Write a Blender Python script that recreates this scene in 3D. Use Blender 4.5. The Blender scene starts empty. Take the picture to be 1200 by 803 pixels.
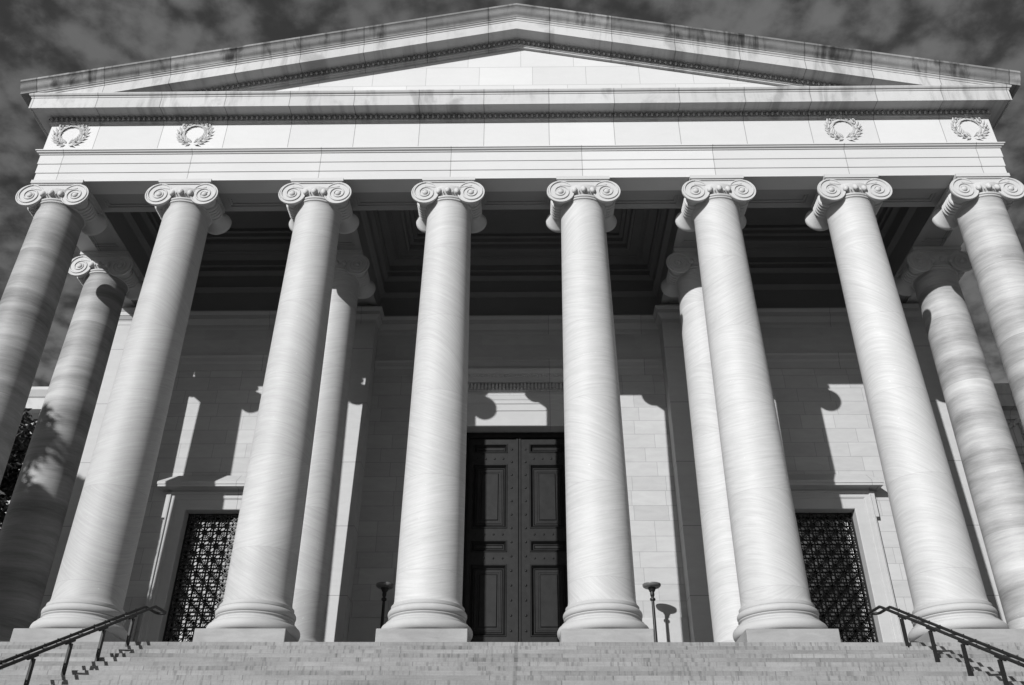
import bpy, bmesh, math, random
from mathutils import Vector, Matrix, noise
random.seed(7)
PI = math.pi
scene = bpy.context.scene
C = scene.collection

# ------------------------------------------------------------------ helpers
def link(o, parent=None):
    C.objects.link(o)
    if parent is not None:
        o.parent = parent
    return o

def obj(name, bm, mat, parent=None, smooth=None, recalc=True, label=None):
    """link the bmesh as ONE mesh object"""
    if recalc:
        bmesh.ops.recalc_face_normals(bm, faces=bm.faces[:])
    me = bpy.data.meshes.new(name)
    bm.to_mesh(me); bm.free()
    if smooth is not None:
        for p in me.polygons: p.use_smooth = True
        me.set_sharp_from_angle(angle=math.radians(smooth))
    for m in (mat if isinstance(mat, (list, tuple)) else [mat]):
        me.materials.append(m)
    o = bpy.data.objects.new(name, me)
    link(o, parent)
    if label: o['label'] = label
    return o

def thing(name, label, cat, loc=(0, 0, 0), rotz=0, group=None):
    o = bpy.data.objects.new(name, None)
    o.empty_display_size = .3
    o.location = loc; o.rotation_euler = (0, 0, rotz)
    o['label'] = label; o['category'] = cat
    if group: o['group'] = group
    return link(o)

def copy_tree(o, parent=None):
    c = o.copy(); C.objects.link(c)
    c.parent = parent
    for ch in list(o.children):
        copy_tree(ch, c)
    return c

def box(bm, x0, x1, y0, y1, z0, z1, mi=0):
    v = [bm.verts.new((x, y, z)) for x in (x0, x1) for y in (y0, y1) for z in (z0, z1)]
    for f in ((0, 1, 3, 2), (4, 6, 7, 5), (0, 4, 5, 1), (2, 3, 7, 6), (0, 2, 6, 4), (1, 5, 7, 3)):
        bm.faces.new([v[i] for i in f]).material_index = mi
    return v

def lathe(bm, prof, seg=48, c=(0, 0, 0), axis='z', cap=True):
    """profile of (radius, height) turned about an axis"""
    rings = []
    for r, h in prof:
        ring = []
        for i in range(seg):
            a = 2 * PI * i / seg
            u, w = r * math.cos(a), r * math.sin(a)
            p = (u, w, h) if axis == 'z' else (u, h, w)
            ring.append(bm.verts.new((p[0] + c[0], p[1] + c[1], p[2] + c[2])))
        rings.append(ring)
    for a, b in zip(rings, rings[1:]):
        for i in range(seg):
            j = (i + 1) % seg
            bm.faces.new((a[i], a[j], b[j], b[i]))
    if cap:
        bm.faces.new(rings[0]); bm.faces.new(rings[-1])

def sweep(bm, prof, path, closed=False, caps=True, shut=False):
    """profile of (out, z) carried along a plan path with mitred corners; out is to the right of the path"""
    n = len(path); rings = []
    for i, p in enumerate(path):
        P = Vector(p)
        d0 = (P - Vector(path[i - 1])).normalized() if (closed or i > 0) else None
        d1 = (Vector(path[(i + 1) % n]) - P).normalized() if (closed or i < n - 1) else None
        if d0 is None: d0 = d1
        if d1 is None: d1 = d0
        n0 = Vector((d0.y, -d0.x)); n1 = Vector((d1.y, -d1.x))
        m = (n0 + n1) / (1 + n0.dot(n1))
        rings.append([bm.verts.new((P.x + m.x * o, P.y + m.y * o, z)) for o, z in prof])
    k = len(prof)
    for i in range(n if closed else n - 1):
        a, b = rings[i], rings[(i + 1) % n]
        for j in range(k if shut else k - 1):
            j2 = (j + 1) % k
            bm.faces.new((a[j], a[j2], b[j2], b[j]))
    if caps and not closed:
        bm.faces.new(rings[0]); bm.faces.new(rings[-1])
    return rings

def rake(bm, prof, L, z0, slope, ybase, caps=True):
    """profile of (out, z) carried up both slopes of the gable, mitred plumb at the apex"""
    rings = []
    for x in (-L, 0, L):
        rings.append([bm.verts.new((x, ybase - o, z0 + z - slope * abs(x))) for o, z in prof])
    k = len(prof)
    for a, b in zip(rings, rings[1:]):
        for j in range(k):
            j2 = (j + 1) % k
            bm.faces.new((a[j], a[j2], b[j2], b[j]))
    bm.faces.new(rings[0]); bm.faces.new(rings[-1])

def cut_below(bm, z):
    g = bm.verts[:] + bm.edges[:] + bm.faces[:]
    r = bmesh.ops.bisect_plane(bm, geom=g, plane_co=(0, 0, z), plane_no=(0, 0, -1), clear_outer=True)

def tube(bm, pts, r, seg=8, caps=True):
    pts = [Vector(p) for p in pts]; rings = []; n = len(pts)
    rs = r if isinstance(r, (list, tuple)) else [r] * n
    ref = None
    for i, p in enumerate(pts):
        if i == 0: t = pts[1] - p
        elif i == n - 1: t = p - pts[i - 1]
        else: t = (pts[i + 1] - p).normalized() + (p - pts[i - 1]).normalized()
        t.normalize()
        if ref is None:
            ref = Vector((0, 0, 1)) if abs(t.z) < .9 else Vector((1, 0, 0))
        u = (ref - t * ref.dot(t)).normalized(); w = t.cross(u); ref = u
        rings.append([bm.verts.new(p + (u * math.cos(2 * PI * k / seg) + w * math.sin(2 * PI * k / seg)) * rs[i]) for k in range(seg)])
    for a, b in zip(rings, rings[1:]):
        for k in range(seg):
            j = (k + 1) % seg
            bm.faces.new((a[k], a[j], b[j], b[k]))
    if caps:
        bm.faces.new(rings[0]); bm.faces.new(rings[-1])

def blob(bm, c, rx, ry, rz, seg=6, rings=4, rot=None):
    """low ellipsoid"""
    c = Vector(c); R = rot or Matrix.Identity(3)
    top = bm.verts.new(c + R @ Vector((0, 0, rz))); bot = bm.verts.new(c + R @ Vector((0, 0, -rz))); rr = []
    for i in range(1, rings):
        th = PI * i / rings
        rr.append([bm.verts.new(c + R @ Vector((rx * math.sin(th) * math.cos(2 * PI * k / seg), ry * math.sin(th) * math.sin(2 * PI * k / seg), rz * math.cos(th)))) for k in range(seg)])
    for k in range(seg):
        j = (k + 1) % seg
        bm.faces.new((top, rr[0][k], rr[0][j])); bm.faces.new((bot, rr[-1][j], rr[-1][k]))
        for a, b in zip(rr, rr[1:]):
            bm.faces.new((a[k], b[k], b[j], a[j]))

def bar(bm, a, b, w, h):
    """square bar between two points; w across, h the other way"""
    a = Vector(a); b = Vector(b); t = (b - a).normalized()
    up = Vector((0, 0, 1)) if abs(t.z) < .95 else Vector((0, 1, 0))
    s = t.cross(up).normalized(); u = s.cross(t)
    v = [bm.verts.new(p + s * sx * w / 2 + u * sz * h / 2) for p in (a, b) for sx, sz in ((-1, -1), (1, -1), (1, 1), (-1, 1))]
    for f in ((0, 1, 2, 3), (7, 6, 5, 4), (0, 4, 5, 1), (1, 5, 6, 2), (2, 6, 7, 3), (3, 7, 4, 0)):
        bm.faces.new([v[i] for i in f])

# ------------------------------------------------------------------ material kit
class N:
    def __init__(s, name):
        s.m = bpy.data.materials.new(name); s.m.use_nodes = True
        s.t = s.m.node_tree; s.b = s.t.nodes['Principled BSDF']
    def n(s, typ, ins=None, **kw):
        d = s.t.nodes.new(typ)
        for k, v in kw.items(): setattr(d, k, v)
        for k, v in (ins or {}).items():
            if hasattr(v, 'links'): s.t.links.new(v, d.inputs[k])
            else: d.inputs[k].default_value = v
        return d
    def math(s, op, a, b=0.0, c=0.0, clamp=False):
        d = s.n('ShaderNodeMath', {0: a, 1: b, 2: c}, operation=op); d.use_clamp = clamp
        return d.outputs[0]
    def pos(s):
        g = s.n('ShaderNodeNewGeometry'); x = s.n('ShaderNodeSeparateXYZ', {0: g.outputs['Position']})
        return g.outputs['Position'], x.outputs[0], x.outputs[1], x.outputs[2], g.outputs['Normal']
    def vec(s, x, y, z):
        return s.n('ShaderNodeCombineXYZ', {0: x, 1: y, 2: z}).outputs[0]
    def noise(s, v, scale=1., detail=4., rough=.55, dist=0.):
        return s.n('ShaderNodeTexNoise', {'Vector': v, 'Scale': scale, 'Detail': detail, 'Roughness': rough, 'Distortion': dist}).outputs['Fac']
    def rnd(s, v):
        return s.n('ShaderNodeTexWhiteNoise', {'Vector': v}, noise_dimensions='3D')
    def remap(s, v, a, b, c, d, smooth=False):
        r = s.n('ShaderNodeMapRange', {0: v, 1: a, 2: b, 3: c, 4: d})
        if smooth: r.interpolation_type = 'SMOOTHSTEP'
        return r.outputs[0]
    def mix(s, f, a, b):
        d = s.n('ShaderNodeMix', {'Factor': f}, data_type='FLOAT')
        for i, v in ((2, a), (3, b)):
            if hasattr(v, 'links'): s.t.links.new(v, d.inputs[i])
            else: d.inputs[i].default_value = v
        return d.outputs[0]
    def line(s, coord, period, offset, width):
        """1 on a joint of the given width every period"""
        f = s.math('FRACT', s.math('DIVIDE', s.math('SUBTRACT', coord, offset - period / 2), period))
        d = s.math('MULTIPLY', s.math('ABSOLUTE', s.math('SUBTRACT', f, .5)), period)
        return s.remap(d, width * .5, width, 1., 0.)
    def done(s, val, rough=.75, bump=None, bstr=.2, bdist=.02, spec=.3, metal=0.):
        g = s.n('ShaderNodeCombineColor', {0: val, 1: val, 2: val})
        s.t.links.new(g.outputs[0], s.b.inputs['Base Color'])
        s.b.inputs['Roughness'].default_value = rough
        s.b.inputs['Specular IOR Level'].default_value = spec
        s.b.inputs['Metallic'].default_value = metal
        if bump is not None:
            bn = s.n('ShaderNodeBump', {'Strength': bstr, 'Distance': bdist, 'Height': bump})
            s.t.links.new(bn.outputs[0], s.b.inputs['Normal'])
        return s.m

def stone(name, base=.66, jx=None, jz=None, stagger=0, veins=.06, dirt=0., jd=.55, tones=(.93, 1.05), zmax=None):
    """pale marble; jx, jz = (period, offset, width) of the joints between blocks"""
    k = N(name); p, x, y, z, nn = k.pos()
    big = k.noise(p, .35, 3.); mid = k.noise(k.vec(x, k.math('MULTIPLY', y, 1.), k.math('MULTIPLY', z, 3.)), 1.6, 5., .6, .6)
    fine = k.noise(p, 30., 3.)
    v = k.math('ADD', base, k.math('MULTIPLY', k.math('SUBTRACT', big, .5), .10))
    v = k.math('ADD', v, k.math('MULTIPLY', k.math('SUBTRACT', mid, .5), veins * 2))
    v = k.math('ADD', v, k.math('MULTIPLY', k.math('SUBTRACT', fine, .5), .05))
    j = None; row = 0.
    xx = x
    if jz:
        j = k.line(z, *jz)
        row = k.math('FLOOR', k.math('DIVIDE', k.math('SUBTRACT', z, jz[1]), jz[0]))
    if jx:
        xs = xx
        if stagger:
            xs = k.math('ADD', xx, k.math('MULTIPLY', k.rnd(k.vec(row, 3., 1.)).outputs[0], jx[0]))
        jj = k.line(xs, *jx)
        j = jj if j is None else k.math('MAXIMUM', j, jj)
        blk = k.math('FLOOR', k.math('DIVIDE', k.math('SUBTRACT', xs, jx[1]), jx[0]))
        tone = k.rnd(k.vec(blk, row, 5.)).outputs[0]
        v = k.math('MULTIPLY', v, k.remap(tone, 0., 1., *tones))
    if dirt:
        st = k.noise(k.vec(k.math('MULTIPLY', xx, 2.2), 0., k.math('MULTIPLY', z, .35)), 1.4, 6., .62, .8)
        sm = k.noise(k.vec(xx, y, z), .55, 4., .6, .4)
        pt = k.noise(k.vec(k.math('MULTIPLY', xx, .9), 0., k.math('MULTIPLY', z, .5)), .8, 5., .62, .5)
        m = k.math('MULTIPLY', k.remap(st, .44, .68, .1, 1., True), k.remap(sm, .42, .6, .15, 1., True))
        m = k.math('MAXIMUM', m, k.remap(pt, .51, .64, 0., 1., True))
        v = k.math('MULTIPLY', v, k.math('SUBTRACT', 1., k.math('MULTIPLY', m, dirt)))
    if j is not None:
        if zmax: j = k.math('MULTIPLY', j, k.math('LESS_THAN', z, zmax))
        v = k.math('MULTIPLY', v, k.math('SUBTRACT', 1., k.math('MULTIPLY', j, jd)))
        h = k.math('ADD', k.math('MULTIPLY', fine, .25), k.math('MULTIPLY', j, -1.))
    else:
        h = fine
    v = k.math('MULTIPLY', v, .63)
    return k.done(v, .7, h, .15, .02)

def column_marble():
    """drums of veined marble: every drum has its own tilt of veins and its own tone;
    the outermost columns are cut from a strongly banded grey stone"""
    k = N('column_marble'); p, x, y, z, nn = k.pos()
    ci = k.math('FLOOR', k.math('DIVIDE', x, 4.)); yi = k.math('FLOOR', k.math('ADD', k.math('DIVIDE', y, 3.5), .5))
    cr = k.rnd(k.vec(ci, yi, 1.)).outputs[0]
    zz = k.math('DIVIDE', k.math('ADD', z, k.math('MULTIPLY', cr, 1.3)), 2.35)
    di = k.math('FLOOR', zz); df = k.math('FRACT', zz)
    rn = k.rnd(k.vec(ci, k.math('ADD', yi, 11.), di)); rs = k.n('ShaderNodeSeparateColor', {0: rn.outputs[1]}); r1, r2, r3 = rs.outputs
    tx = k.math('MULTIPLY', k.math('SUBTRACT', r1, .42), 1.5)
    ty = k.math('MULTIPLY', k.math('SUBTRACT', r2, .5), 1.2)
    outer = k.math('GREATER_THAN', k.math('ABSOLUTE', x), 12.)
    inner = k.math('SUBTRACT', 1., outer)
    tx = k.math('MULTIPLY', tx, k.math('ADD', inner, k.math('MULTIPLY', outer, .12)))
    ty = k.math('MULTIPLY', ty, k.math('ADD', inner, k.math('MULTIPLY', outer, .2)))
    u = k.math('ADD', z, k.math('ADD', k.math('MULTIPLY', x, tx), k.math('MULTIPLY', y, ty)))
    off = k.math('MULTIPLY', r3, 40.)
    xo = k.math('SUBTRACT', .34, k.math('MULTIPLY', outer, .20))
    v1 = k.vec(k.math('MULTIPLY', x, xo), k.math('MULTIPLY', y, xo), k.math('ADD', u, off))
    bands = k.noise(v1, 1.9, 7., .72, .16)
    hair = k.noise(k.vec(k.math('MULTIPLY', x, .8), k.math('MULTIPLY', y, .8), k.math('MULTIPLY', k.math('ADD', u, off), 15.)), 1.5, 6., .70, .18)
    broad = k.noise(k.vec(k.math('MULTIPLY', x, .10), k.math('MULTIPLY', y, .10), k.math('ADD', u, off)), 1.1, 3., .55, .1)
    fine = k.noise(p, 38., 2.)
    a = k.math('ADD', .575, k.math('MULTIPLY', k.math('SUBTRACT', bands, .5), .16))
    a = k.math('ADD', a, k.math('MULTIPLY', k.math('SUBTRACT', hair, .5), .36))
    b = k.math('ADD', .43, k.math('MULTIPLY', k.math('SUBTRACT', bands, .5), .80))
    b = k.math('ADD', b, k.math('MULTIPLY', k.math('SUBTRACT', broad, .5), .70))
    b = k.math('ADD', b, k.math('MULTIPLY', k.math('SUBTRACT', hair, .5), .20))
    v = k.mix(outer, a, b)
    v = k.math('MULTIPLY', v, k.remap(x, -14., -1., .83, 1.))         # light falloff towards the left end, put into the marble colour
    v = k.math('ADD', v, k.math('MULTIPLY', k.math('SUBTRACT', fine, .5), .05))
    speck = k.remap(k.noise(k.vec(x, y, k.math('MULTIPLY', z, 2.)), 9., 2., .5), .73, .78, 0., .14)
    v = k.math('ADD', v, speck)
    v = k.math('MULTIPLY', v, k.remap(r3, 0., 1., .955, 1.045))
    jd = k.math('SUBTRACT', .5, k.math('ABSOLUTE', k.math('SUBTRACT', df, .5)))
    j = k.remap(jd, .0012, .004, .16, 0.)
    v = k.math('MULTIPLY', v, k.math('SUBTRACT', 1., j))
    v = k.math('MULTIPLY', v, .66)
    return k.done(v, .62, k.math('ADD', k.math('MULTIPLY', hair, .5), fine), .12, .012, .35)

def steps_stone():
    k = N('steps_stone'); p, x, y, z, nn = k.pos()
    row = k.math('FLOOR', k.math('DIVIDE', k.math('ADD', z, .0005), .145))
    r0 = k.rnd(k.vec(row, 2., 2.)).outputs[0]
    xs = k.math('ADD', x, k.math('MULTIPLY', r0, 9.))
    blk = k.math('FLOOR', k.math('DIVIDE', xs, 2.3))
    tone = k.rnd(k.vec(blk, row, 1.)).outputs[0]
    long = k.noise(k.vec(k.math('MULTIPLY', x, .30), 0., k.math('MULTIPLY', row, 3.7)), 1., 4., .6, .2)
    drip = k.noise(k.vec(k.math('MULTIPLY', x, 15.), k.math('MULTIPLY', z, 1.5), k.math('MULTIPLY', row, 7.3)), 1., 3., .6)
    where = k.noise(k.vec(k.math('MULTIPLY', x, .45), y, k.math('MULTIPLY', row, .9)), 1., 3., .6)
    vein = k.noise(k.vec(x, k.math('MULTIPLY', y, 4.), k.math('MULTIPLY', z, 16.)), 1.2, 5., .65, .5)
    fine = k.noise(p, 26., 3.)
    v = k.remap(tone, 0., 1., .38, .48)
    v = k.math('ADD', v, k.math('MULTIPLY', k.math('SUBTRACT', long, .5), .50))
    v = k.math('ADD', v, k.math('MULTIPLY', k.math('SUBTRACT', vein, .5), .22))
    v = k.math('ADD', v, k.math('MULTIPLY', k.math('SUBTRACT', fine, .5), .14))
    d = k.math('MULTIPLY', k.remap(drip, .48, .66, 0., .36, True), k.remap(where, .38, .58, .12, 1., True))
    v = k.math('MULTIPLY', v, k.math('SUBTRACT', 1., d))
    seam = k.math('MULTIPLY', k.line(x, 200., .03, .05), k.remap(k.noise(k.vec(0., z, row), 6., 2.), .3, .6, .1, .4))
    v = k.math('MULTIPLY', v, k.math('SUBTRACT', 1., seam))         # runoff down the joint on the axis
    j = k.line(xs, 2.3, 0., .012)
    v = k.math('MULTIPLY', v, k.math('SUBTRACT', 1., k.math('MULTIPLY', j, .4)))
    v = k.math('MULTIPLY', v, .46)
    return k.done(v, .8, fine, .25, .02, .25)

def plain(name, val, rough=.5, metal=0., var=.15, scale=8., spec=.4, bstr=.1):
    k = N(name); p, x, y, z, nn = k.pos()
    a = k.noise(p, scale, 5., .6)
    v = k.math('MULTIPLY', val, k.remap(a, .3, .7, 1 - var, 1 + var))
    return k.done(v, rough, a, bstr, .01, spec, metal)

def leaf_mat(name, lo, hi):
    k = N(name); g = k.n('ShaderNodeNewGeometry')
    v = k.remap(g.outputs['Random Per Island'], 0., 1., lo, hi)
    return k.done(v, .45, None, spec=.5)

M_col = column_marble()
M_cap = stone('carved_marble', .62, veins=.03)
M_base = stone('base_marble', .54, veins=.08)
M_plinth = stone('plinth_marble', .37, veins=.14)
M_arch = stone('architrave_marble', .72, jx=(4., 2., .013), veins=.02)
M_frieze = stone('frieze_marble', .74, jx=(2.03, 1.02, .013), veins=.03)
M_wreath = stone('wreath_marble', .62, veins=.02)
M_corn = stone('cornice_marble', .64, jx=(2.03, 1.02, .016), veins=.03, dirt=.35)
M_rake = stone('raking_cornice_marble', .64, jx=(2.03, 1.1, .016), veins=.03, dirt=.35)
M_sima = stone('weathered_marble', .31, jx=(2.03, 1.1, .022), veins=.14, dirt=.85, tones=(.66, 1.22))
M_tymp = stone('tympanum_marble', .74, jx=(1.75, .3, .011), jz=(.86, 17.80, .011), stagger=1, veins=.03, jd=.36)
M_egg = stone('egg_moulding_marble', .42, veins=.02)
M_wall = stone('ashlar_marble', .55, jx=(1.12, 0., .012), jz=(.518, 2.618 - .518 * 9, .012), stagger=1, veins=.08, jd=.28, tones=(.92, 1.05), zmax=11.2)
M_trim = stone('trim_marble', .56, jx=(3.4, 1.1, .010), veins=.05)
M_pil = stone('pilaster_marble', .56, jz=(2.2, .9, .012), veins=.06)
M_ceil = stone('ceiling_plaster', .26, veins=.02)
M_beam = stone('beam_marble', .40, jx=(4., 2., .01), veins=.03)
M_wing = stone('wing_marble', .60, jx=(1.9, .4, .014), veins=.04, dirt=.2)
M_steps = steps_stone()
M_floor = stone('portico_floor_marble', .86, jx=(1.6, .2, .012), veins=.08)
M_bronze = plain('dark_bronze', .0095, .5, .45, .3, 5., .3)
M_iron = plain('black_iron', .012, .45, .3, .2, 14.)
M_rail = plain('rail_bronze', .016, .5, .3, .25, 12., .25)
def glass_mat():
    k = N('window_glass'); p, x, y, z, nn = k.pos()
    k.b.inputs['IOR'].default_value = 3.6
    return k.done(k.math('ADD', .02, 0.), .03, None, spec=.9)
M_pane = glass_mat()
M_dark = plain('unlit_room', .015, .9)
M_ground = plain('plaza_paving', .16, .85, 0., .15, .7)
M_bark = plain('bark', .05, .9, 0., .35, 6., .2, .5)
M_leaf = leaf_mat('dark_leaves', .018, .06)
M_bowl = plain('lamp_glass', .10, .35, 0., .1)

# ------------------------------------------------------------------ dimensions (metres; z = 0 is the portico floor)
COLX = [-13.896, -10., -6., -2.03, 2., 6., 10., 13.896]
INX = [0, 2, 5, 7]                     # columns that have a second one behind
INY = 3.5
WY = 6.4                               # face of the back wall in the side bays
WC = 6.8                               # the middle bay is set back
SOF = 13.73                            # underside of the entablature
HX = 14.70                             # half width of the entablature
FY = -.65                              # its front face
BACK = 15.

# ------------------------------------------------------------------ the building
B = thing('museum_building', 'monumental pale marble building front with a columned portico and triangular pediment above steps', 'building')

# ---- columns
def shaft_bm():
    bm = bmesh.new()
    prof = [(.84, 1.00), (.80, 1.05), (.785, 1.14)]
    for i in range(1, 25):
        t = i / 24; r = .785 - .125 * (t ** 1.35)
        prof.append((r, 1.14 + t * (12.72 - 1.14)))
    prof += [(.668, 12.80), (.69, 12.84)]
    lathe(bm, prof, 72)
    return bm
def base_bm():
    bm = bmesh.new()
    prof = [(.98, .314)]
    for i in range(9):                                   # lower torus
        a = -PI / 2 + PI * i / 8; prof.append((.985 + .10 * math.cos(a) - .03, .445 + .125 * math.sin(a)))
    prof += [(.95, .585), (.95, .61), (.90, .625), (.865, .665), (.865, .685), (.895, .715), (.895, .735)]
    for i in range(9):                                   # upper torus
        a = -PI / 2 + PI * i / 8; prof.append((.835 + .078 * math.cos(a), .828 + .088 * math.sin(a)))
    prof += [(.845, .925), (.85, .94), (.85, .999)]
    lathe(bm, prof, 72)
    return bm
def plinth_bm():
    bm = bmesh.new()
    box(bm, -1.0, 1.0, -1.0, 1.0, .003, .312)
    bmesh.ops.bevel(bm, geom=bm.edges[:], offset=.012, segments=1, affect='EDGES')
    return bm
EX, EZ, VR = .682, 13.13, .412
def capital_bm():
    bm = bmesh.new()
    # neck rings, echinus
    prof = [(.60, 12.842), (.695, 12.842)]
    for i in range(7):
        a = -PI / 2 + PI * i / 6; prof.append((.69 + .035 * math.cos(a), 12.885 + .035 * math.sin(a)))
    for i in range(7):
        a = -PI / 2 + PI * i / 6; prof.append((.69 + .05 * math.cos(a), 12.965 + .045 * math.sin(a)))
    prof += [(.68, 13.02), (.70, 13.04), (.76, 13.12), (.80, 13.24), (.80, 13.32), (.6, 13.4)]
    lathe(bm, prof, 64)
    for i in range(18):                                  # eggs of the echinus
        a = 2 * PI * i / 18
        d = Vector((math.sin(a), -math.cos(a), 0))
        R = Matrix.Rotation(a, 3, 'Z') @ Matrix.Rotation(math.radians(-28), 3, 'X')
        blob(bm, d * .765 + Vector((0, 0, 13.17)), .088, .085, .15, 10, 6, R)
        a2 = 2 * PI * (i + .5) / 18; d2 = Vector((math.sin(a2), -math.cos(a2), 0))
        R2 = Matrix.Rotation(a2, 3, 'Z') @ Matrix.Rotation(math.radians(-28), 3, 'X')
        blob(bm, d2 * .745 + Vector((0, 0, 13.15)), .018, .035, .12, 5, 4, R2)
    # bolsters with their two faces
    for sx in (-1, 1):
        prof = [(.06, -.700), (VR - .05, -.700), (VR - .035, -.722), (VR - .005, -.722), (VR, -.71), (VR, -.66), (VR - .02, -.62)]
        for i in range(13):
            t = i / 12; prof.append((.235 + (VR - .035 - .235) * (1 - t) ** 1.6, -.60 + t * .30))
        for yb in (-.23, -.115, 0., .115, .23):
            for q in range(5):
                a = -PI / 2 + PI * q / 4
                prof.append((.225 + .065 * math.cos(a), yb + .054 * math.sin(a)))
        full = prof + [(.235 + (VR - .035 - .235) * (t / 12) ** 1.6, .30 + t / 12 * .30) for t in range(13)]
        full += [(VR - .02, .62), (VR, .66), (VR, .71), (VR - .005, .722), (VR - .035, .722), (VR - .05, .70), (.06, .70)]
        lathe(bm, full, 40, (sx * EX, 0, EZ), 'y')
        for sy in (-1, 1):
            pts = []; rad = []
            T = 2.15
            for i in range(76):                           # spiral ridge, from the top outward and in
                t = i / 75; th = t * T * 2 * PI
                r = (VR - .022) * (1 - t) ** 1.0 + .075 * t
                r = (VR - .022) * math.exp(-t * 1.45)
                pts.append((sx * (EX + r * math.sin(th)), sy * .706, EZ + r * math.cos(th)))
                rad.append(.032 - .010 * t)
            tube(bm, pts, rad, 6)
            blob(bm, (sx * EX, sy * .70, EZ), .088, .055, .088, 14, 6)
    # canalis between the volutes, front and back
    for sy in (-1, 1):
        for a, b in ((.0, .12), (.12, .24), (.24, .36), (.36, .48), (.48, .60), (.60, .70)):
            for s in (-1, 1):
                za = 13.30 + .075 * (a / .7) ** 2; zb = 13.30 + .075 * (b / .7) ** 2
                v = []
                for yy in (.55, .690):
                    v += [bm.verts.new((s * a, sy * yy, za)), bm.verts.new((s * b, sy * yy, zb)), bm.verts.new((s * b, sy * yy, 13.548)), bm.verts.new((s * a, sy * yy, 13.548))]
                for f in ((0, 1, 2, 3), (4, 5, 6, 7), (0, 1, 5, 4), (2, 3, 7, 6)):
                    bm.faces.new([v[i] for i in f])
        tube(bm, [(x * .7 / 8, sy * .700, 13.308 + .085 * (x / 8) ** 2) for x in range(-8, 9)], .019, 6)
        tube(bm, [(-.69, sy * .704, 13.534), (.69, sy * .704, 13.534)], .021, 6)
    box(bm, -.66, .66, -.55, .55, 13.26, 13.55)
    # abacus
    ab = [(.75, 13.542), (.755, 13.57), (.785, 13.60), (.795, 13.605), (.795, 13.728)]
    rings = []
    for o, z in ab:
        oy = o - .075
        rings.append([bm.verts.new((sx * o, sy * oy, z)) for sx, sy in ((-1, -1), (1, -1), (1, 1), (-1, 1))])
    for a, b in zip(rings, rings[1:]):
        for i in range(4): bm.faces.new((a[i], a[(i + 1) % 4], b[(i + 1) % 4], b[i]))
    bm.faces.new(rings[0]); bm.faces.new(rings[-1])
    return bm
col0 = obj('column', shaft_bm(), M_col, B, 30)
obj('base', base_bm(), M_base, col0, 35)
obj('plinth', plinth_bm(), M_plinth, col0)
obj('capital', capital_bm(), M_cap, col0, 38)
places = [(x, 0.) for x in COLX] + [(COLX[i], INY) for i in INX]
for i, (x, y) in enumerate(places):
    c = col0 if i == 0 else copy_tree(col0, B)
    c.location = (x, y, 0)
    if abs(x) > 12: c['label'] = 'column of strongly banded grey marble'

# ---- entablature round three sides
U = [(-HX, BACK), (-HX, FY), (HX, FY), (HX, BACK)]
# path turned so that "out" points away from the building
bm = bmesh.new()
pr = [(-1.40, SOF), (-1.40, 14.9), (-.05, 14.9), (.165, 14.905), (.165, 14.87), (.135, 14.86), (.12, 14.825), (.07, 14.80), (.065, 14.775), (.035, 14.765),
      (.035, 14.425), (.030, 14.415), (.012, 14.415), (.012, 14.075), (.007, 14.065), (-.012, 14.065), (-.012, SOF)]
FR = [(-1.45, 13.733)]
sweep(bm, [(o, z) for o, z in pr[2:]] + [(-.6, SOF), (-.6, 14.9)], U, shut=True)
obj('architrave', bm, M_arch, B)
bm = bmesh.new()
sweep(bm, [(.03, 14.907), (.03, 16.04), (-.5, 16.04), (-.5, 14.907)], U, shut=True)
frieze = obj('frieze', bm, M_frieze, B)
bm = bmesh.new()
sweep(bm, [(-.4, 16.045), (.06, 16.045), (.065, 16.085), (.10, 16.09), (.10, 16.285), (.555, 16.285), (.56, 16.262), (.59, 16.262), (.595, 16.68), (.615, 16.69), (.62, 16.73), (.66, 16.75), (.69, 16.80), (.69, 16.828), (-.4, 16.835)], U, shut=True)
cornice = obj('cornice', bm, M_corn, B)
def eggs(bm, x0, x1, zf, y, pitch=.163):
    n = int((x1 - x0) / pitch); p = (x1 - x0) / n
    R = Matrix.Rotation(math.radians(-24), 3, 'X')
    for i in range(n):
        x = x0 + (i + .5) * p
        blob(bm, (x, y - .165, zf(x) + .118), .046, .055, .085, 6, 4, R)
        xd = x0 + i * p
        blob(bm, (xd, y - .155, zf(xd) + .12), .012, .03, .08, 4, 3, R)
bm = bmesh.new()
eggs(bm, -HX - .1, HX + .1, lambda x: 16.085, FY)
obj('egg_moulding', bm, M_egg, cornice, 60)

# wreaths
def wreath_bm():
    bm = bmesh.new()
    for s in (-1, 1):
        for i in range(11):
            th = math.radians(15 + i * 156 / 10)                  # from the foot round to the top
            for row, (r, ang) in enumerate(((.345, .62), (.425, 0.), (.505, -.62))):
                if (i + row) % 2 and row == 1: continue
                c = Vector((s * r * math.sin(th), -.025 - .012 * (row == 1), -r * math.cos(th)))
                t = Vector((s * math.cos(th), 0, math.sin(th)))
                o = Vector((s * math.sin(th), 0, -math.cos(th)))
                d = (t * math.cos(ang) - o * math.sin(ang) + Vector((0, random.uniform(-.25, .1), 0))).normalized()
                sd = d.cross(Vector((0, -1, 0))).normalized()
                L = .215 * random.uniform(.85, 1.1); w = .046
                a = bm.verts.new(c - d * L * .45); b = bm.verts.new(c + d * L * .65 + Vector((0, -.03, 0)))
                m1 = bm.verts.new(c + sd * w); m2 = bm.verts.new(c - sd * w)
                top = bm.verts.new(c + Vector((0, -.022, 0)))
                low = bm.verts.new(c + Vector((0, .05, 0)))
                for q in ((a, m1), (m1, b), (b, m2), (m2, a)):
                    bm.faces.new((q[0], q[1], top)); bm.faces.new((q[1], q[0], low))
            if i % 3 == 1:
                blob(bm, (s * .47 * math.sin(th + .1), -.09, -.47 * math.cos(th + .1)), .032, .032, .032, 6, 4)
    blob(bm, (0, -.045, .43), .09, .05, .06, 8, 5)
    return bm
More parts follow.
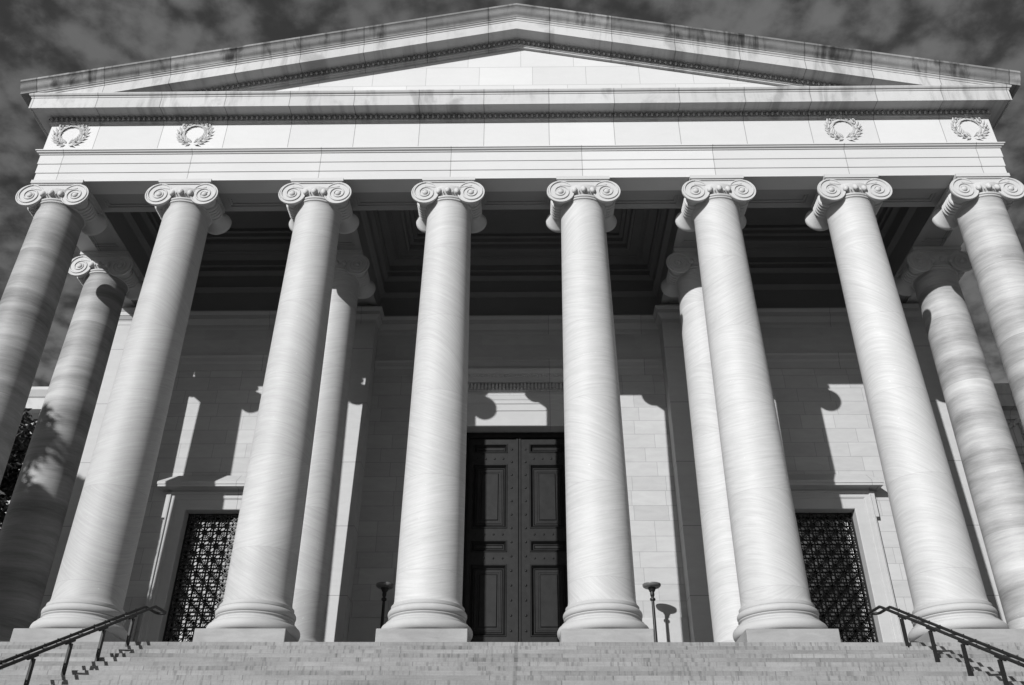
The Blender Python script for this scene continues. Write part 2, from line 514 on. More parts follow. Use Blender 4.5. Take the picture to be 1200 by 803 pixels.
w0 = obj('wreath', wreath_bm(), M_wreath, frieze)
for i, x in enumerate((-14.03, -10.1, 10.13, 14.03)):
    w = w0 if i == 0 else copy_tree(w0, frieze)
    w.location = (x, FY - .03, 15.66)

# ---- pediment
SL = .2256
bm = bmesh.new()
L = (19.75 - 16.84) / SL
v = [bm.verts.new(p) for p in ((-L, -.62, 16.84), (L, -.62, 16.84), (0, -.62, 19.75), (-L, 0, 16.84), (L, 0, 16.84), (0, 0, 19.75))]
for f in ((0, 1, 2), (3, 5, 4), (0, 3, 4, 1), (1, 4, 5, 2), (2, 5, 3, 0)): bm.faces.new([v[i] for i in f])
pediment = obj('pediment', bm, M_tymp, B)
bm = bmesh.new()
rake(bm, [(-.3, 19.56), (.06, 19.56), (.065, 19.60), (.10, 19.605), (.10, 19.81), (.585, 19.81), (.59, 19.787), (.62, 19.787), (.625, 20.17), (.645, 20.18), (.65, 20.22), (.69, 20.25), (.70, 20.279), (-.3, 20.279)], 15.41, 0, SL, FY)
cut_below(bm, 16.84)
rk = obj('raking_cornice', bm, M_rake, pediment)
bm = bmesh.new()
for s in (-1, 1):
    eggs(bm, 0 if s > 0 else -11.6, 11.6 if s > 0 else 0, lambda x: 19.60 - SL * abs(x), FY, .165)
obj('egg_moulding', bm, M_egg, rk, 60)
bm = bmesh.new()
sima = [(-.3, 20.282), (.715, 20.282), (.72, 20.31), (.735, 20.345), (.765, 20.375), (.80, 20.41), (.83, 20.46), (.85, 20.52), (.875, 20.57), (.91, 20.60), (.925, 20.61), (.93, 20.68), (.90, 20.70), (-.3, 20.70)]
rake(bm, sima, 15.63, 0, SL, FY)
obj('gutter_moulding', bm, M_sima, pediment, 25)
ez = [(o, z - 20.282 + 16.84) for o, z in sima if z < 20.5 or o < 0]
for s in (-1, 1):                                        # eaves gutters run back along both sides
    bm = bmesh.new()
    for o0, o1, z0, z1 in ((.2, .72, 16.842, 16.93), (.2, .80, 16.932, 17.02), (.2, .90, 17.022, 17.12)):
        box(bm, min(s * (HX + o0), s * (HX + o1)), max(s * (HX + o0), s * (HX + o1)), FY - .2, BACK, z0, z1)
    obj('eaves_gutter', bm, M_sima, B)
bm = bmesh.new()
v = []
for y in (FY - .55, BACK):
    for x, z in ((-15.2, 17.06), (0, 20.49), (15.2, 17.06), (15.2, 16.86), (0, 20.29), (-15.2, 16.86)):
        v.append(bm.verts.new((x, y, z)))
for i in range(6): bm.faces.new((v[i], v[(i + 1) % 6], v[6 + (i + 1) % 6], v[6 + i]))
bm.faces.new(v[:6][::-1]); bm.faces.new(v[6:])
roof = obj('roof', bm, M_wing, B)

# ---- beams and coffered ceiling
def sunk_panel(bm, x0, x1, y0, y1, z):
    """a soffit with a sunk, twice stepped panel, seen from below"""
    steps = [(0, z), (.22, z), (.225, z + .035), (.30, z + .035), (.305, z + .07), (.36, z + .07)]
    rings = [[bm.verts.new((x, y, zz)) for x, y in ((x0 + o, y0 + o), (x1 - o, y0 + o), (x1 - o, y1 - o), (x0 + o, y1 - o))] for o, zz in steps]
    for a, b in zip(rings, rings[1:]):
        for i in range(4): bm.faces.new((a[i], a[(i + 1) % 4], b[(i + 1) % 4], b[i]))
    bm.faces.new(rings[-1])
BH = .80
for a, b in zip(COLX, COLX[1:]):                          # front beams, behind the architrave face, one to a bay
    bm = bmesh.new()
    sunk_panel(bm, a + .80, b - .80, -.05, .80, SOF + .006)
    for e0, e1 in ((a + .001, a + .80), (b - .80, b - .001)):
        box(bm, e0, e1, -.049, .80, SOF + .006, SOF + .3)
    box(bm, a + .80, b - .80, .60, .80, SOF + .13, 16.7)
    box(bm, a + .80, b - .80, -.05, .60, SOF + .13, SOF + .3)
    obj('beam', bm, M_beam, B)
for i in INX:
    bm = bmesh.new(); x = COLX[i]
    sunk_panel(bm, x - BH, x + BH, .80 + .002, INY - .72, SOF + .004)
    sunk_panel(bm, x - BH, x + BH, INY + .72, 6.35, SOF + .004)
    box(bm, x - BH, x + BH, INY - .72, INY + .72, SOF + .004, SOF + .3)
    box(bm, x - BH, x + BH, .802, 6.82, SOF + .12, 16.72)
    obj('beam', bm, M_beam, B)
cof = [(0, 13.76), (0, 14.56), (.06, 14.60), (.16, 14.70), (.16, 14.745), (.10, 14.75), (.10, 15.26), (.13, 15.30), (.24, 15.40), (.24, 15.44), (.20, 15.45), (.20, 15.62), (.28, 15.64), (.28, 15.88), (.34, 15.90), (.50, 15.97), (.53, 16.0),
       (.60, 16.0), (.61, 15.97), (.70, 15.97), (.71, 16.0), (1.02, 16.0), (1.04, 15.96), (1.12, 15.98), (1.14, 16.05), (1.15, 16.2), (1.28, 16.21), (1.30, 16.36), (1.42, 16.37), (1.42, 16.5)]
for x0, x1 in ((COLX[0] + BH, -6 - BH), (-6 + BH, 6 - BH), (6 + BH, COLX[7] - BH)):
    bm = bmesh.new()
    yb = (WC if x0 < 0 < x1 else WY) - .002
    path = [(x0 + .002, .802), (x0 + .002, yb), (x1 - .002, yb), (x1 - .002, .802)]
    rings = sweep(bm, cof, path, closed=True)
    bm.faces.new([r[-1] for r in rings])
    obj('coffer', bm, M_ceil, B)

# ---- back wall with its openings
WX0, WX1, WZ = 8.03, 10.75, 5.94
bm = bmesh.new()
def wall(x0, x1, z0, z1, y=None): box(bm, x0, x1, WY if y is None else y, WC + .9, z0, z1)
for s in (-1, 1):
    S = lambda a, b, z0, z1, y=None: wall(min(s * a, s * b), max(s * a, s * b), z0, z1, y)
    S(6.0, WX0, 0, WZ); S(WX1, HX, 0, WZ); S(6.0, HX, WZ, 17.)
    S(1.85, 6.0, 0, 9.12, WC)
wall(-6., 6., 9.12, 17., WC)
bmesh.ops.remove_doubles(bm, verts=bm.verts[:], dist=.0005)
main_wall = obj('wall', bm, M_wall, B)
bm = bmesh.new()
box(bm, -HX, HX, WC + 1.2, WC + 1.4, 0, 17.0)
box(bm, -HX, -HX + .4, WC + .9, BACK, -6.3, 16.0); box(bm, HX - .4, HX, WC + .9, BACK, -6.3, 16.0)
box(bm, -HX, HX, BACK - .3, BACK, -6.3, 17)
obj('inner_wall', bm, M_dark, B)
for i in INX:                                             # pilasters answer the inner columns
    x = COLX[i]; bm = bmesh.new()
    w = .83
    x0, x1 = x - w, x + w
    box(bm, x0, x1, 6.10, WC - .001 if abs(x) < 12 else 7.8, .004, 12.94)
    p = obj('pilaster', bm, M_pil, B)
    bm = bmesh.new()
    yb = WC - .001 if abs(x) < 12 else 7.8
    pth = [(x0, yb), (x0, 6.10), (x1, 6.10), (x1, yb)]
    sweep(bm, [(-.3, 12.942), (.012, 12.942), (.012, 13.10), (.03, 13.11), (.03, 13.13), (.06, 13.15), (.12, 13.24), (.13, 13.26), (.15, 13.265), (.15, 13.42), (.17, 13.44), (.22, 13.52), (.22, 13.56), (.02, 13.57), (.02, 13.72), (-.3, 13.72)], pth, shut=True)
    box(bm, x0 + .25, x1 - .25, 6.35, yb, 12.95, 13.70)
    obj('capital', bm, M_trim, p)
    bm = bmesh.new()
    sweep(bm, [(-.2, .006), (.10, .006), (.10, .42), (.08, .50), (.03, .56), (.004, .60), (-.2, .60)], pth, shut=True)
    obj('base', bm, M_base, p)
wy = lambda a, b: WC if -6 < a and b < 6 else WY
spans = [(-13.06, -6.84), (-5.16, 5.16), (6.84, 13.06)]
for a, b in spans:                                        # cornice below the ceiling
    bm = bmesh.new()
    sweep(bm, [(-.05, 12.90), (.012, 12.90), (.03, 12.98), (.03, 13.10), (.06, 13.13), (.14, 13.24), (.16, 13.26), (.19, 13.265), (.19, 13.44), (.21, 13.46), (.27, 13.53), (.27, 13.57), (.02, 13.60), (-.05, 13.60)], [(a, wy(a, b)), (b, wy(a, b))], shut=True)
    obj('wall_cornice', bm, M_trim, B)
for a, b in spans:                                        # string course
    bm = bmesh.new()
    sweep(bm, [(-.05, 11.16), (.035, 11.16), (.035, 11.44), (.06, 11.46), (.09, 11.50), (.10, 11.50), (.10, 11.66), (.14, 11.72), (.14, 11.76), (-.05, 11.79)], [(a, wy(a, b)), (b, wy(a, b))], shut=True)
    obj('string_course', bm, M_trim, B)
for a, b in ((-13.06, -11.5), (-7.4, -6.84), (-5.16, -2.45), (2.45, 5.16), (6.84, 7.4), (11.5, 13.06)):
    bm = bmesh.new()
    sweep(bm, [(-.05, .006), (.09, .006), (.09, .75), (.05, .82), (.05, 2.60), (.03, 2.618), (-.05, 2.618)], [(a, wy(a, b)), (b, wy(a, b))], shut=True)
    obj('wall_base', bm, M_trim, B)

# ---- door
bm = bmesh.new()                                          # surround: moulded frame, frieze and cornice
fr = [(0, 0), (0, .0)]
def frame_ring(bm, hw, top, prof, y0, zb=.006):
    """architrave round three sides of an opening: prof = (distance from the opening, out)"""
    rings = []
    for P, m in (((-hw, zb), (-1, 0)), ((-hw, top), (-1, 1)), ((hw, top), (1, 1)), ((hw, zb), (1, 0))):
        rings.append([bm.verts.new((P[0] + m[0] * d, y0 - o, P[1] + m[1] * d)) for d, o in prof])
    k = len(prof)
    for a, b in zip(rings, rings[1:]):
        for j in range(k): bm.faces.new((a[j], a[(j + 1) % k], b[(j + 1) % k], b[j]))
    bm.faces.new(rings[0]); bm.faces.new(rings[-1])
frame_ring(bm, 1.85, 9.12, [(-.004, -.3), (-.004, .08), (.02, .10), (.56, .10), (.57, .125), (.82, .125), (.83, .15), (.96, .15), (1.0, .17), (1.12, .18), (1.16, .19), (1.20, .19), (1.20, .0), (.0, .0), (.0, -.3)], WC)
surround = obj('door_surround', bm, M_trim, B)
bm = bmesh.new()
hw = 2.93
P3 = [(-hw, WC - .002), (-hw, WC - .10), (hw, WC - .10), (hw, WC - .002)]
sweep(bm, [(-.08, 10.325), (.0, 10.325), (.0, 10.44), (.04, 10.46), (.06, 10.48), (.06, 10.72), (.24, 10.72), (.25, 10.70), (.27, 10.70), (.27, 10.88), (.30, 10.90), (.32, 10.97), (.36, 10.99), (.42, 11.06), (.44, 11.11), (.44, 11.15), (-.08, 11.18)], P3, shut=True)
hood = obj('door_hood', bm, M_trim, surround)
bm = bmesh.new()
x = -hw - .12
while x < hw + .12:                                       # dentils
    box(bm, x, x + .075, WC - .245, WC - .163, 10.50, 10.712); x += .125
obj('dentil_moulding', bm, M_trim, hood)
bm = bmesh.new()
x = -hw - .3
while x < hw + .3:
    blob(bm, (x, WC - .415, 10.935), .04, .03, .05, 6, 4); x += .115
obj('bead_moulding', bm, M_trim, hood)
bm = bmesh.new()                                          # dark metal frame in the reveal
DY = 7.30
box(bm, -1.85, -1.74, DY - .10, DY + .08, .01, 9.1); box(bm, 1.74, 1.85, DY - .10, DY + .08, .01, 9.1); box(bm, -1.74, 1.74, DY - .10, DY + .08, 8.91, 9.1)
obj('door_frame', bm, M_bronze, surround)
for s in (-1, 1):
    rows = [(8.35, 8.70), (5.64, 7.93), (4.84, 5.24), (2.16, 4.44), (1.38, 1.75), (.30, .99)]
    pin, pout = .37, 1.56
    X = lambda a, b: (min(s * a, s * b), max(s * a, s * b))
    bm = bmesh.new()
    edges = [8.905] + [q for r in rows for q in (r[1], r[0])] + [.012]
    x0, x1 = X(.012, pin); box(bm, x0, x1, DY - .03, DY + .06, .012, 8.905)
    x0, x1 = X(pout, 1.738); box(bm, x0, x1, DY - .03, DY + .06, .012, 8.905)
    x0, x1 = X(pin + .001, pout - .001)
    for a, b in zip(edges[::2], edges[1::2]): box(bm, x0, x1, DY - .03, DY + .06, b, a)
    x0, x1 = X(.012, .075); box(bm, x0, x1, DY - .062, DY - .029, .02, 8.89)
    z = .45
    while z < 8.7:
        lathe(bm, [(.04, DY - .028), (.038, DY - .04), (.025, DY - .052), (.008, DY - .056)], 10, (s * .235, 0, z), 'y'); z += .473
    for za, zb in zip(edges[2::2], edges[3::2]):
        for q in range(4):
            lathe(bm, [(.036, DY - .028), (.034, DY - .04), (.022, DY - .05), (.008, DY - .054)], 10, (s * (pin + .15 + q * .30), 0, (za + zb) / 2), 'y')
    leaf = obj('door_leaf', bm, M_bronze, B)
    for za, zb in rows:
        bm = bmesh.new(); x0, x1 = X(pin + .002, pout - .002)
        st = [(0, -.034), (.015, -.055), (.035, -.055), (.045, -.034), (.11, .048), (.13, .048), (.145, .03), (.16, .048), (.20, .048), (.205, .03), (.25, .03), (.26, .045), (.30, .045), (.33, .02)]
        mx = min((zb - za), (x1 - x0)) / 2 - .02
        st = [q for q in st if q[0] < mx]
        rings = [[bm.verts.new((xx, DY + o, zz)) for xx, zz in ((x0 + d, za + .002 + d), (x1 - d, za + .002 + d), (x1 - d, zb - .002 - d), (x0 + d, zb - .002 - d))] for d, o in st]
        for a, b in zip(rings, rings[1:]):
            for i in range(4): bm.faces.new((a[i], a[(i + 1) % 4], b[(i + 1) % 4], b[i]))
        bm.faces.new(rings[-1])
        obj('panel', bm, M_bronze, leaf)

# ---- windows with iron grilles
def window(s):
    cx = s * (WX0 + WX1) / 2; hw = (WX1 - WX0) / 2
    bm = bmesh.new()
    frame_ring(bm, hw, WZ, [(-.003, -.35), (-.003, .06), (.02, .08), (.33, .08), (.34, .10), (.36, .10), (.38, .12), (.50, .12), (.53, .17), (.57, .18), (.57, .0), (.0, .0), (.0, -.35)], WY)
    for q in (-1, 1):                                     # ears
        a, b = sorted((q * (hw + .55), q * (hw + .68)))
        box(bm, a, b, WY - .165, WY - .001, WZ - .30, WZ + .56)
    f = obj('window', bm, M_trim, B); f.location.x = cx
    bm = bmesh.new()
    hh = hw + .50
    P = [(-hh, WY - .002), (-hh, WY - .10), (hh, WY - .10), (hh, WY - .002)]
    sweep(bm, [(-.08, WZ + .575), (.03, WZ + .575), (.05, WZ + .62), (.12, WZ + .66), (.30, WZ + .66), (.31, WZ + .635), (.395, WZ + .635), (.40, WZ + .70), (.42, WZ + .71), (.42, WZ + .80), (.39, WZ + .83), (.03, WZ + 1.16), (-.08, WZ + 1.16)], P, shut=True)
    h = obj('window_hood', bm, M_trim, f)
    bm = bmesh.new()
    gy = WY + .30
    n = 6; cw = 2 * hw / n; rows = int(WZ / cw) ; ch = (WZ - .02) / rows
    for i in range(n + 1):
        x = -hw + i * cw; x = max(-hw + .03, min(hw - .03, x))
        box(bm, x - .022, x + .022, gy - .035, gy + .03, .02, WZ)
    for j in range(rows + 1):
        z = .02 + j * ch; z = max(.04, min(WZ - .03, z))
        box(bm, -hw, hw, gy - .030, gy + .026, z - .022, z + .022)
    for i in range(n):
        x0 = -hw + i * cw; xm = x0 + cw / 2
        bar(bm, (xm, gy + .004, .02), (xm, gy + .004, WZ), .02, .022)
        for j in range(rows):
            z0 = .02 + j * ch; zm = z0 + ch / 2
            bar(bm, (x0, gy, z0), (x0 + cw, gy, z0 + ch), .03, .026)
            bar(bm, (x0, gy - .004, z0 + ch), (x0 + cw, gy - .004, z0), .03, .026)
            bar(bm, (x0, gy + .008, zm), (x0 + cw, gy + .008, zm), .02, .022)
            lathe(bm, [(.02, gy - .06), (.05, gy - .05), (.055, gy - .03), (.055, gy)], 8, (xm, 0, zm), 'y')
            d = .115
            for a, b in (((-d, 0), (0, d)), ((0, d), (d, 0)), ((d, 0), (0, -d)), ((0, -d), (-d, 0))):
                bar(bm, (xm + a[0], gy - .012, zm + a[1]), (xm + b[0], gy - .012, zm + b[1]), .022, .02)
    obj('grille', bm, M_iron, f)
    bm = bmesh.new()
    box(bm, -hw, hw, WY + .50, WY + .54, .01, WZ)
    obj('pane', bm, M_pane, f)
window(-1); window(1)

# ---- portico floor
bm = bmesh.new()
box(bm, -17.5, 17.5, -1.10, WY + 1.3, -6.3, -.145)
box(bm, -17.5, 17.5, -1.10, -.80, -.144, -.001)
box(bm, -17.5, 17.5, -.798, WY + 1.3, -.144, 0, 1)
obj('floor', bm, [M_steps, M_floor], B)

# ---- wings set back on both sides
for s in (-1, 1):
    bm = bmesh.new()
    x0, x1 = sorted((s * 14.75, s * 62.)); WYF = 11.
    box(bm, x0, x1, WYF, WYF + 8, -6.3, 12.0)
    wing = obj('wing', bm, M_wing, B)
    bm = bmesh.new()
    pr = [(o, z - .28) for o, z in ((-.1, 11.76), (.06, 11.76), (.10, 11.90), (.25, 12.05), (.62, 12.06), (.63, 12.55), (.68, 12.60), (.80, 12.85), (.80, 12.98), (-.1, 13.2))]
    path = [(x0, WYF), (x1, WYF)]
    sweep(bm, pr, path, shut=True)
    sweep(bm, [(-.05, 9.6), (.10, 9.6), (.10, 9.9), (.14, 9.92), (.14, 10.2), (.22, 10.24), (.22, 10.36), (-.05, 10.42)], path, shut=True)
    obj('cornice', bm, M_wing, wing)
    for gx in (18.6, 23.2, 27.8):
        bm = bmesh.new()
        for a in range(30):
            t = a / 29; ang = PI * t
            blob(bm, (s * (gx + 1.05 * (t - .5) * 2), WYF - .06, 11.45 - .55 * math.sin(ang) + random.uniform(-.05, .05)), .10, .09, .10, 6, 4)
        for a in range(14):
            blob(bm, (s * (gx + 1.15) + random.uniform(-.1, .1), WYF - .05, 10.6 + a * .06), .09, .08, .09, 6, 4)
        obj('garland', bm, M_wing, wing)

# ------------------------------------------------------------------ steps
RI, TR, NS = .145, .29, 43
ST = thing('staircase', 'broad flight of worn pale stone steps climbing to the columned portico', 'staircase', (0, -1.1 - TR * NS, -6.3))
for i in range(NS):
    z = -RI * (i + 0); y0 = -1.1 - TR * (i + 1); 
    if i == NS - 1: continue
    bm = bmesh.new()
    vs = box(bm, -17.5, 17.5, y0, -1.1 - TR * i, -6.3 if i > 14 else z - RI - .6, z - RI)
    es = [e for e in bm.edges if all(abs(v.co.z - (z - RI)) < 1e-6 and abs(v.co.y - y0) < 1e-6 for v in e.verts)]
    bmesh.ops.bevel(bm, geom=es, offset=.012, segments=1, affect='EDGES')
    for v in bm.verts: v.co -= Vector(ST.location)
    obj('step', bm, M_steps, ST)

# ------------------------------------------------------------------ handrails
def stair_z(y): return -RI * math.ceil(max(0., (-1.1 - y)) / TR - 1e-6)
def handrail(s, label):
    t = thing('handrail', label, 'handrail', (s * 8.25, -1.35, 0), s * .105, group='handrails on the steps')
    H = .64; sep = .24
    ys = [-1.35 - 1.0 * i for i in range(11)]
    top = lambda y: H - .5 * (-1.2 - y) - .06
    # x of the two tubes, measured outward from the posts
    for q, name in ((0, 'rail'), (1, 'rail')):
        pts = [(s * sep * q, y + 1.35, top(y)) for y in (ys[-1] - .4, -.62)]
        pts += [(s * sep * q, -.52 + 1.35, top(-.6) + .035), (s * sep * q, -.05 + 1.35, top(-.6) + .04)]
        if q == 0:
            for a in range(1, 7):
                th = PI * a / 12
                pts.append((s * (sep / 2 - sep / 2 * math.cos(th)), -.05 + 1.35 + sep / 2 * math.sin(th), top(-.6) + .04))
        else:
            for a in range(1, 7):
                th = PI * a / 12
                pts.append((s * (sep / 2 + sep / 2 * math.cos(th)), -.05 + 1.35 + sep / 2 * math.sin(th), top(-.6) + .04))
        bm = bmesh.new(); tube(bm, pts, .032, 12)
        y = ys[-1]
        while y < -.85:                                   # bolt heads along the tube
            blob(bm, (s * sep * q, y + 1.35, top(y) + .038), .016, .016, .012, 6, 4); y += .36
        obj(name, bm, M_rail, t, 40)
    for y in ys:
        bm = bmesh.new()
        zb = stair_z(y) - .0
        box(bm, -.022, .022, y + 1.35 - .042, y + 1.35 + .042, zb - .03, top(y) - .075)
        obj('post', bm, M_rail, t)
        bm = bmesh.new()
        bar(bm, (0, y + 1.35 - .16, top(y) - .08 - .045), (0, y + 1.35 + .10, top(y) + .05 - .045), .04, .03)
        for dy in (0., -.5):
            if dy: bm2 = bm; bm = bmesh.new()
            bar(bm, (-s * .015, y + 1.35 + dy, top(y) + dy * .5 - .02), (s * (sep + .015), y + 1.35 + dy, top(y) + dy * .5 - .02), .03, .026)
        obj('stud', bm, M_rail, t)
        obj('bracket', bm2, M_rail, t)
    return t
handrail(-1, 'dark double handrail on the steps in front of the left grilled window')
handrail(1, 'dark double handrail on the steps in front of the right grilled window')

# ------------------------------------------------------------------ lamps
def lamp(x, y, label):
    t = thing('standing_lamp', label, 'lamp', (x, y, 0), group='lamps flanking the door')
    bm = bmesh.new()
    lathe(bm, [(.30, .005), (.30, .06), (.26, .10), (.16, .14), (.14, .22), (.09, .28), (.07, .40)], 24)
    obj('base', bm, M_iron, t, 35)
    bm = bmesh.new()
    lathe(bm, [(.062, .40), (.055, .9), (.052, 1.0), (.045, 2.70), (.043, 2.86), (.075, 2.88), (.085, 2.91), (.075, 2.945), (.045, 2.96), (.04, 2.99)], 20)
    obj('pole', bm, M_iron, t, 35)
    bm = bmesh.new()
    lathe(bm, [(.045, 2.985), (.06, 3.02), (.065, 3.06), (.062, 3.13), (.085, 3.15), (.09, 3.17), (.10, 3.19), (.115, 3.225), (.13, 3.245)], 24)
    cup = obj('cup', bm, M_iron, t, 35)
    bm = bmesh.new()
    lathe(bm, [(.10, 3.247), (.17, 3.25), (.225, 3.265), (.26, 3.29), (.275, 3.325), (.275, 3.36), (.262, 3.365), (.235, 3.33), (.17, 3.30), (.05, 3.285)], 32)
    obj('bowl', bm, M_bowl, t, 35)
    return t
lamp(-4.01, 5.86, 'slim dark standing lamp in the shade left of the tall door')
lamp(4.01, 5.86, 'slim dark standing lamp casting its shadow on the sunlit wall')

# ------------------------------------------------------------------ trees
def tree(name, label, x, y, zg, h, blobs, nl, leaf, trunk_r=.28):
    t = thing(name, label, 'tree', (x, y, zg))
    bm = bmesh.new()
    tube(bm, [(0, 0, -.05), (.05, 0, h * .25), (-.05, .1, h * .5), (.05, 0, h * .86)], [trunk_r * 1.25, trunk_r, trunk_r * .7, trunk_r * .15], 10)
    for bx, by, bz, r in blobs:
        st = (0, .05, bz * .55 + h * .1)
        tube(bm, [st, (bx * .5, by * .5, bz * .82), (bx, by, bz)], [trunk_r * .4, trunk_r * .25, trunk_r * .08], 6)
    obj('trunk', bm, M_bark, t, 60)
    bm = bmesh.new()
    tot = sum(b[3] ** 2 for b in blobs)
    for bx, by, bz, r in blobs:
        for k in range(int(nl * r * r / tot)):
            d = Vector((random.gauss(0, 1), random.gauss(0, 1), random.gauss(0, 1))).normalized()
            c = Vector((bx, by, bz)) + d * r * (random.random() ** .4) * (.75 + .45 * noise.noise(d * 1.7 + Vector((bx, by, bz))))
            L = leaf * random.uniform(.7, 1.3); w = L * .42
            a = Vector((random.gauss(0, 1), random.gauss(0, 1), random.gauss(0, .6))).normalized()
            b = a.cross(Vector((random.gauss(0, 1), random.gauss(0, 1), random.gauss(0, 1)))).normalized()
            n2 = a.cross(b) * L * .12
            v = [bm.verts.new(c - a * L / 2), bm.verts.new(c + b * w / 2 + n2), bm.verts.new(c + a * L / 2), bm.verts.new(c - b * w / 2 + n2)]
            bm.faces.new((v[0], v[1], v[2])); bm.faces.new((v[0], v[2], v[3]))
    obj('crown', bm, M_leaf, t, recalc=False)
    return t
def crown(rng, n, R, h, lo):
    random.seed(rng); out = []
    for i in range(n):
        a = random.uniform(0, 2 * PI); rr = R * random.uniform(.15, .75); zz = random.uniform(lo, h)
        f = 1 - .55 * ((zz - lo) / (h - lo)) ** 2
        out.append((rr * f * math.cos(a), rr * f * math.sin(a), zz, R * random.uniform(.30, .48)))
    return out
G0 = -6.3
tree('magnolia_tree', 'dark leafy tree beside the leftmost columns, below the wing cornice', -18.7, 8.2, G0, 17.4, crown(3, 26, 3.3, 16.2, 4.), 20000, .32)
tree('magnolia_tree', 'dark leafy tree showing at the right edge behind the outermost column', 20.2, 8.3, G0, 15.4, crown(5, 22, 3.2, 14.4, 3.5), 15000, .30)
random.seed(12); bl = []
while len(bl) < 78:
    dx, dy, h = random.uniform(-3.6, 5.), random.uniform(-2., 2.), random.uniform(7., 20.5)
    if h < 20.0 - 1.75 * max(0., dx - 1.2) - .25 * dy * dy and h < 20.5 + .9 * min(0., dx): bl.append((dx, dy, h, random.uniform(1.0, 1.5)))
tree('shade_tree', 'tree standing left of the steps that shades the outermost left columns', -23.2, -9.2, G0, 21.0, bl, 46000, .40, .38)

# ------------------------------------------------------------------ ground
bm = bmesh.new()
v = [bm.verts.new(p) for p in ((-900, -900, G0), (900, -900, G0), (900, 900, G0), (-900, 900, G0))]
bm.faces.new(v)
g = obj('ground', bm, M_ground); g['kind'] = 'structure'

# ------------------------------------------------------------------ light, sky, camera
TS = Vector((-.562, -1., .455)).normalized()              # towards the sun
el = math.asin(TS.z); az = math.atan2(TS.x, TS.y)
sun = bpy.data.lights.new('sun', 'SUN'); sun.energy = 4.6; sun.angle = math.radians(.53); sun.color = (1, 1, 1)
so = bpy.data.objects.new('sun', sun); C.objects.link(so)
so.rotation_euler = (-TS).to_track_quat('-Z', 'Y').to_euler(); so.location = TS * 60

w = bpy.data.worlds.new('World'); scene.world = w; w.use_nodes = True
t = w.node_tree; t.nodes.clear()
def wn(typ, ins=None, **kw):
    d = t.nodes.new(typ)
    for k, v in kw.items(): setattr(d, k, v)
    for k, v in (ins or {}).items():
        if hasattr(v, 'links'): t.links.new(v, d.inputs[k])
        else: d.inputs[k].default_value = v
    return d
sky = wn('ShaderNodeTexSky'); sky.sky_type = 'NISHITA'; sky.sun_disc = False; sky.sun_elevation = el; sky.sun_rotation = az; sky.altitude = 50; sky.air_density = 1.; sky.dust_density = .6
sp = wn('ShaderNodeSeparateColor', {0: sky.outputs[0]})     # a red filter over black and white film: the blue sky goes dark
tc = wn('ShaderNodeTexCoord')
sx = wn('ShaderNodeSeparateXYZ', {0: tc.outputs['Generated']})
zc = wn('ShaderNodeMath', {0: sx.outputs[2], 1: .08}, operation='MAXIMUM')
zc2 = wn('ShaderNodeMath', {0: zc.outputs[0], 1: .25}, operation='ADD')
px = wn('ShaderNodeMath', {0: sx.outputs[0], 1: zc2.outputs[0]}, operation='DIVIDE'); py = wn('ShaderNodeMath', {0: sx.outputs[1], 1: zc2.outputs[0]}, operation='DIVIDE')
cv = wn('ShaderNodeCombineXYZ', {0: px.outputs[0], 1: py.outputs[0], 2: 0.})
n1 = wn('ShaderNodeTexNoise', {'Vector': cv.outputs[0], 'Scale': 18., 'Detail': 6., 'Roughness': .52, 'Distortion': .25})
n3 = wn('ShaderNodeTexNoise', {'Vector': cv.outputs[0], 'Scale': 44., 'Detail': 6., 'Roughness': .6, 'Distortion': .1})
wv = wn('ShaderNodeTexNoise', {'Vector': cv.outputs[0], 'Scale': 10., 'Detail': 3.})
wd = wn('ShaderNodeVectorMath', {0: wv.outputs['Color'], 1: (.5, .5, .5)}, operation='SUBTRACT')
ws = wn('ShaderNodeVectorMath', {0: wd.outputs[0]}, operation='SCALE'); ws.inputs['Scale'].default_value = .13
wa = wn('ShaderNodeVectorMath', {0: cv.outputs[0], 1: ws.outputs[0]}, operation='ADD')
vo = wn('ShaderNodeTexVoronoi', {'Vector': wa.outputs[0], 'Scale': 21., 'Smoothness': .35}, feature='SMOOTH_F1')
vi = wn('ShaderNodeMapRange', {0: vo.outputs['Distance'], 1: .15, 2: .75, 3: .66, 4: .30})
na = wn('ShaderNodeMix', {'Factor': .35}, data_type='FLOAT'); t.links.new(n1.outputs[0], na.inputs[2]); t.links.new(n3.outputs[0], na.inputs[3])
nm = wn('ShaderNodeMix', {'Factor': .42}, data_type='FLOAT'); t.links.new(na.outputs[0], nm.inputs[2]); t.links.new(vi.outputs[0], nm.inputs[3])
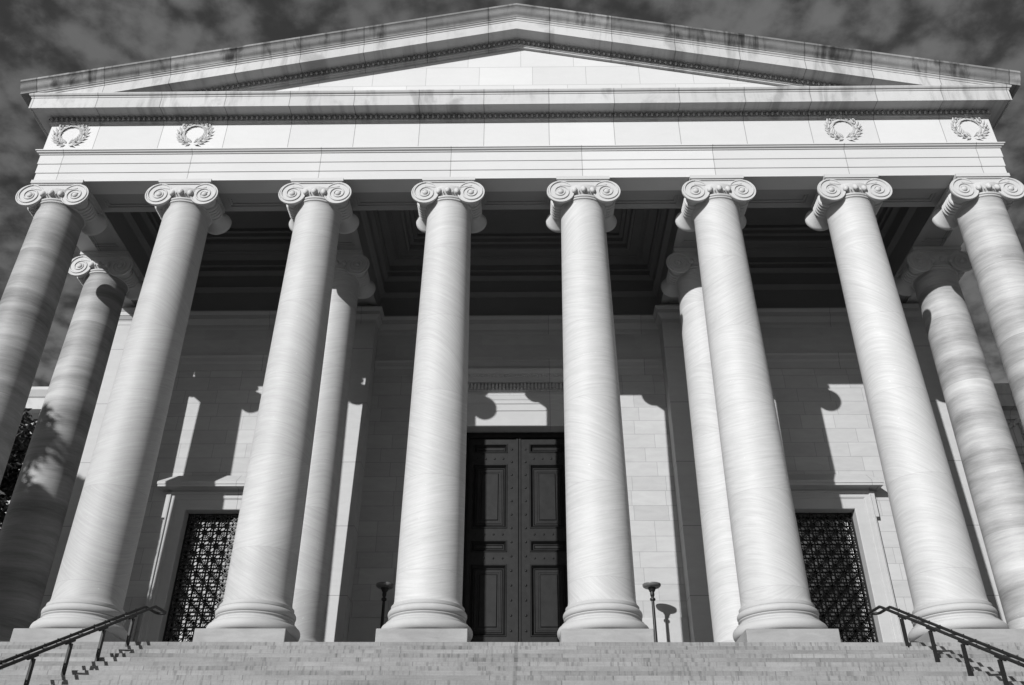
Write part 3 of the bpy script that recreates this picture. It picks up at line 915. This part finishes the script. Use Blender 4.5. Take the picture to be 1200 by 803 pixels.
n2 = wn('ShaderNodeTexNoise', {'Vector': cv.outputs[0], 'Scale': 1.8, 'Detail': 3., 'Roughness': .5})
m1 = wn('ShaderNodeMapRange', {0: nm.outputs[0], 1: .37, 2: .59, 3: .42, 4: 1.42}); m1.interpolation_type = 'SMOOTHSTEP'
m2 = wn('ShaderNodeMapRange', {0: n2.outputs[0], 1: .3, 2: .7, 3: .85, 4: 1.15})
mm = wn('ShaderNodeMath', {0: m1.outputs[0], 1: m2.outputs[0]}, operation='MULTIPLY')
sky_flat = wn('ShaderNodeMath', {0: sp.outputs[0], 1: .28}, operation='POWER')        # sky brightness flattened to cut the fill light it gives
lum = wn('ShaderNodeMath', {0: sky_flat.outputs[0], 1: mm.outputs[0]}, operation='MULTIPLY')
gl = wn('ShaderNodeMath', {0: sp.outputs[0], 1: 4.0}, operation='SUBTRACT')          # the bright haze round the sun
gm = wn('ShaderNodeMath', {0: gl.outputs[0], 1: 0.}, operation='MAXIMUM')
lu = wn('ShaderNodeMath', {0: gm.outputs[0], 1: .7, 2: lum.outputs[0]}, operation='MULTIPLY_ADD')
gc = wn('ShaderNodeCombineColor', {0: lu.outputs[0], 1: lu.outputs[0], 2: lu.outputs[0]})
bg = wn('ShaderNodeBackground', {'Color': gc.outputs[0], 'Strength': .085})
out = wn('ShaderNodeOutputWorld', {0: bg.outputs[0]})

cam = bpy.data.cameras.new('camera'); cam.sensor_width = 36.; cam.lens = 36. * 1040 / 1200; cam.clip_end = 3000; cam.clip_start = .1
co = bpy.data.objects.new('camera', cam); C.objects.link(co)
r = Vector((.99987733, .01504839, .00434447)); u = Vector((.00433093, -.53218345, .84661799)); f = Vector((-.01505229, .84649532, .53218334))
mw = Matrix((( r.x, u.x, -f.x, .25088), (r.y, u.y, -f.y, -20.64108), (r.z, u.z, -f.z, -4.69343), (0, 0, 0, 1)))
co.matrix_world = mw
scene.camera = co
vs = scene.view_settings
vs.view_transform = 'Standard'; vs.look = 'None'; vs.exposure = .37; vs.gamma = 1.; vs.use_curve_mapping = False
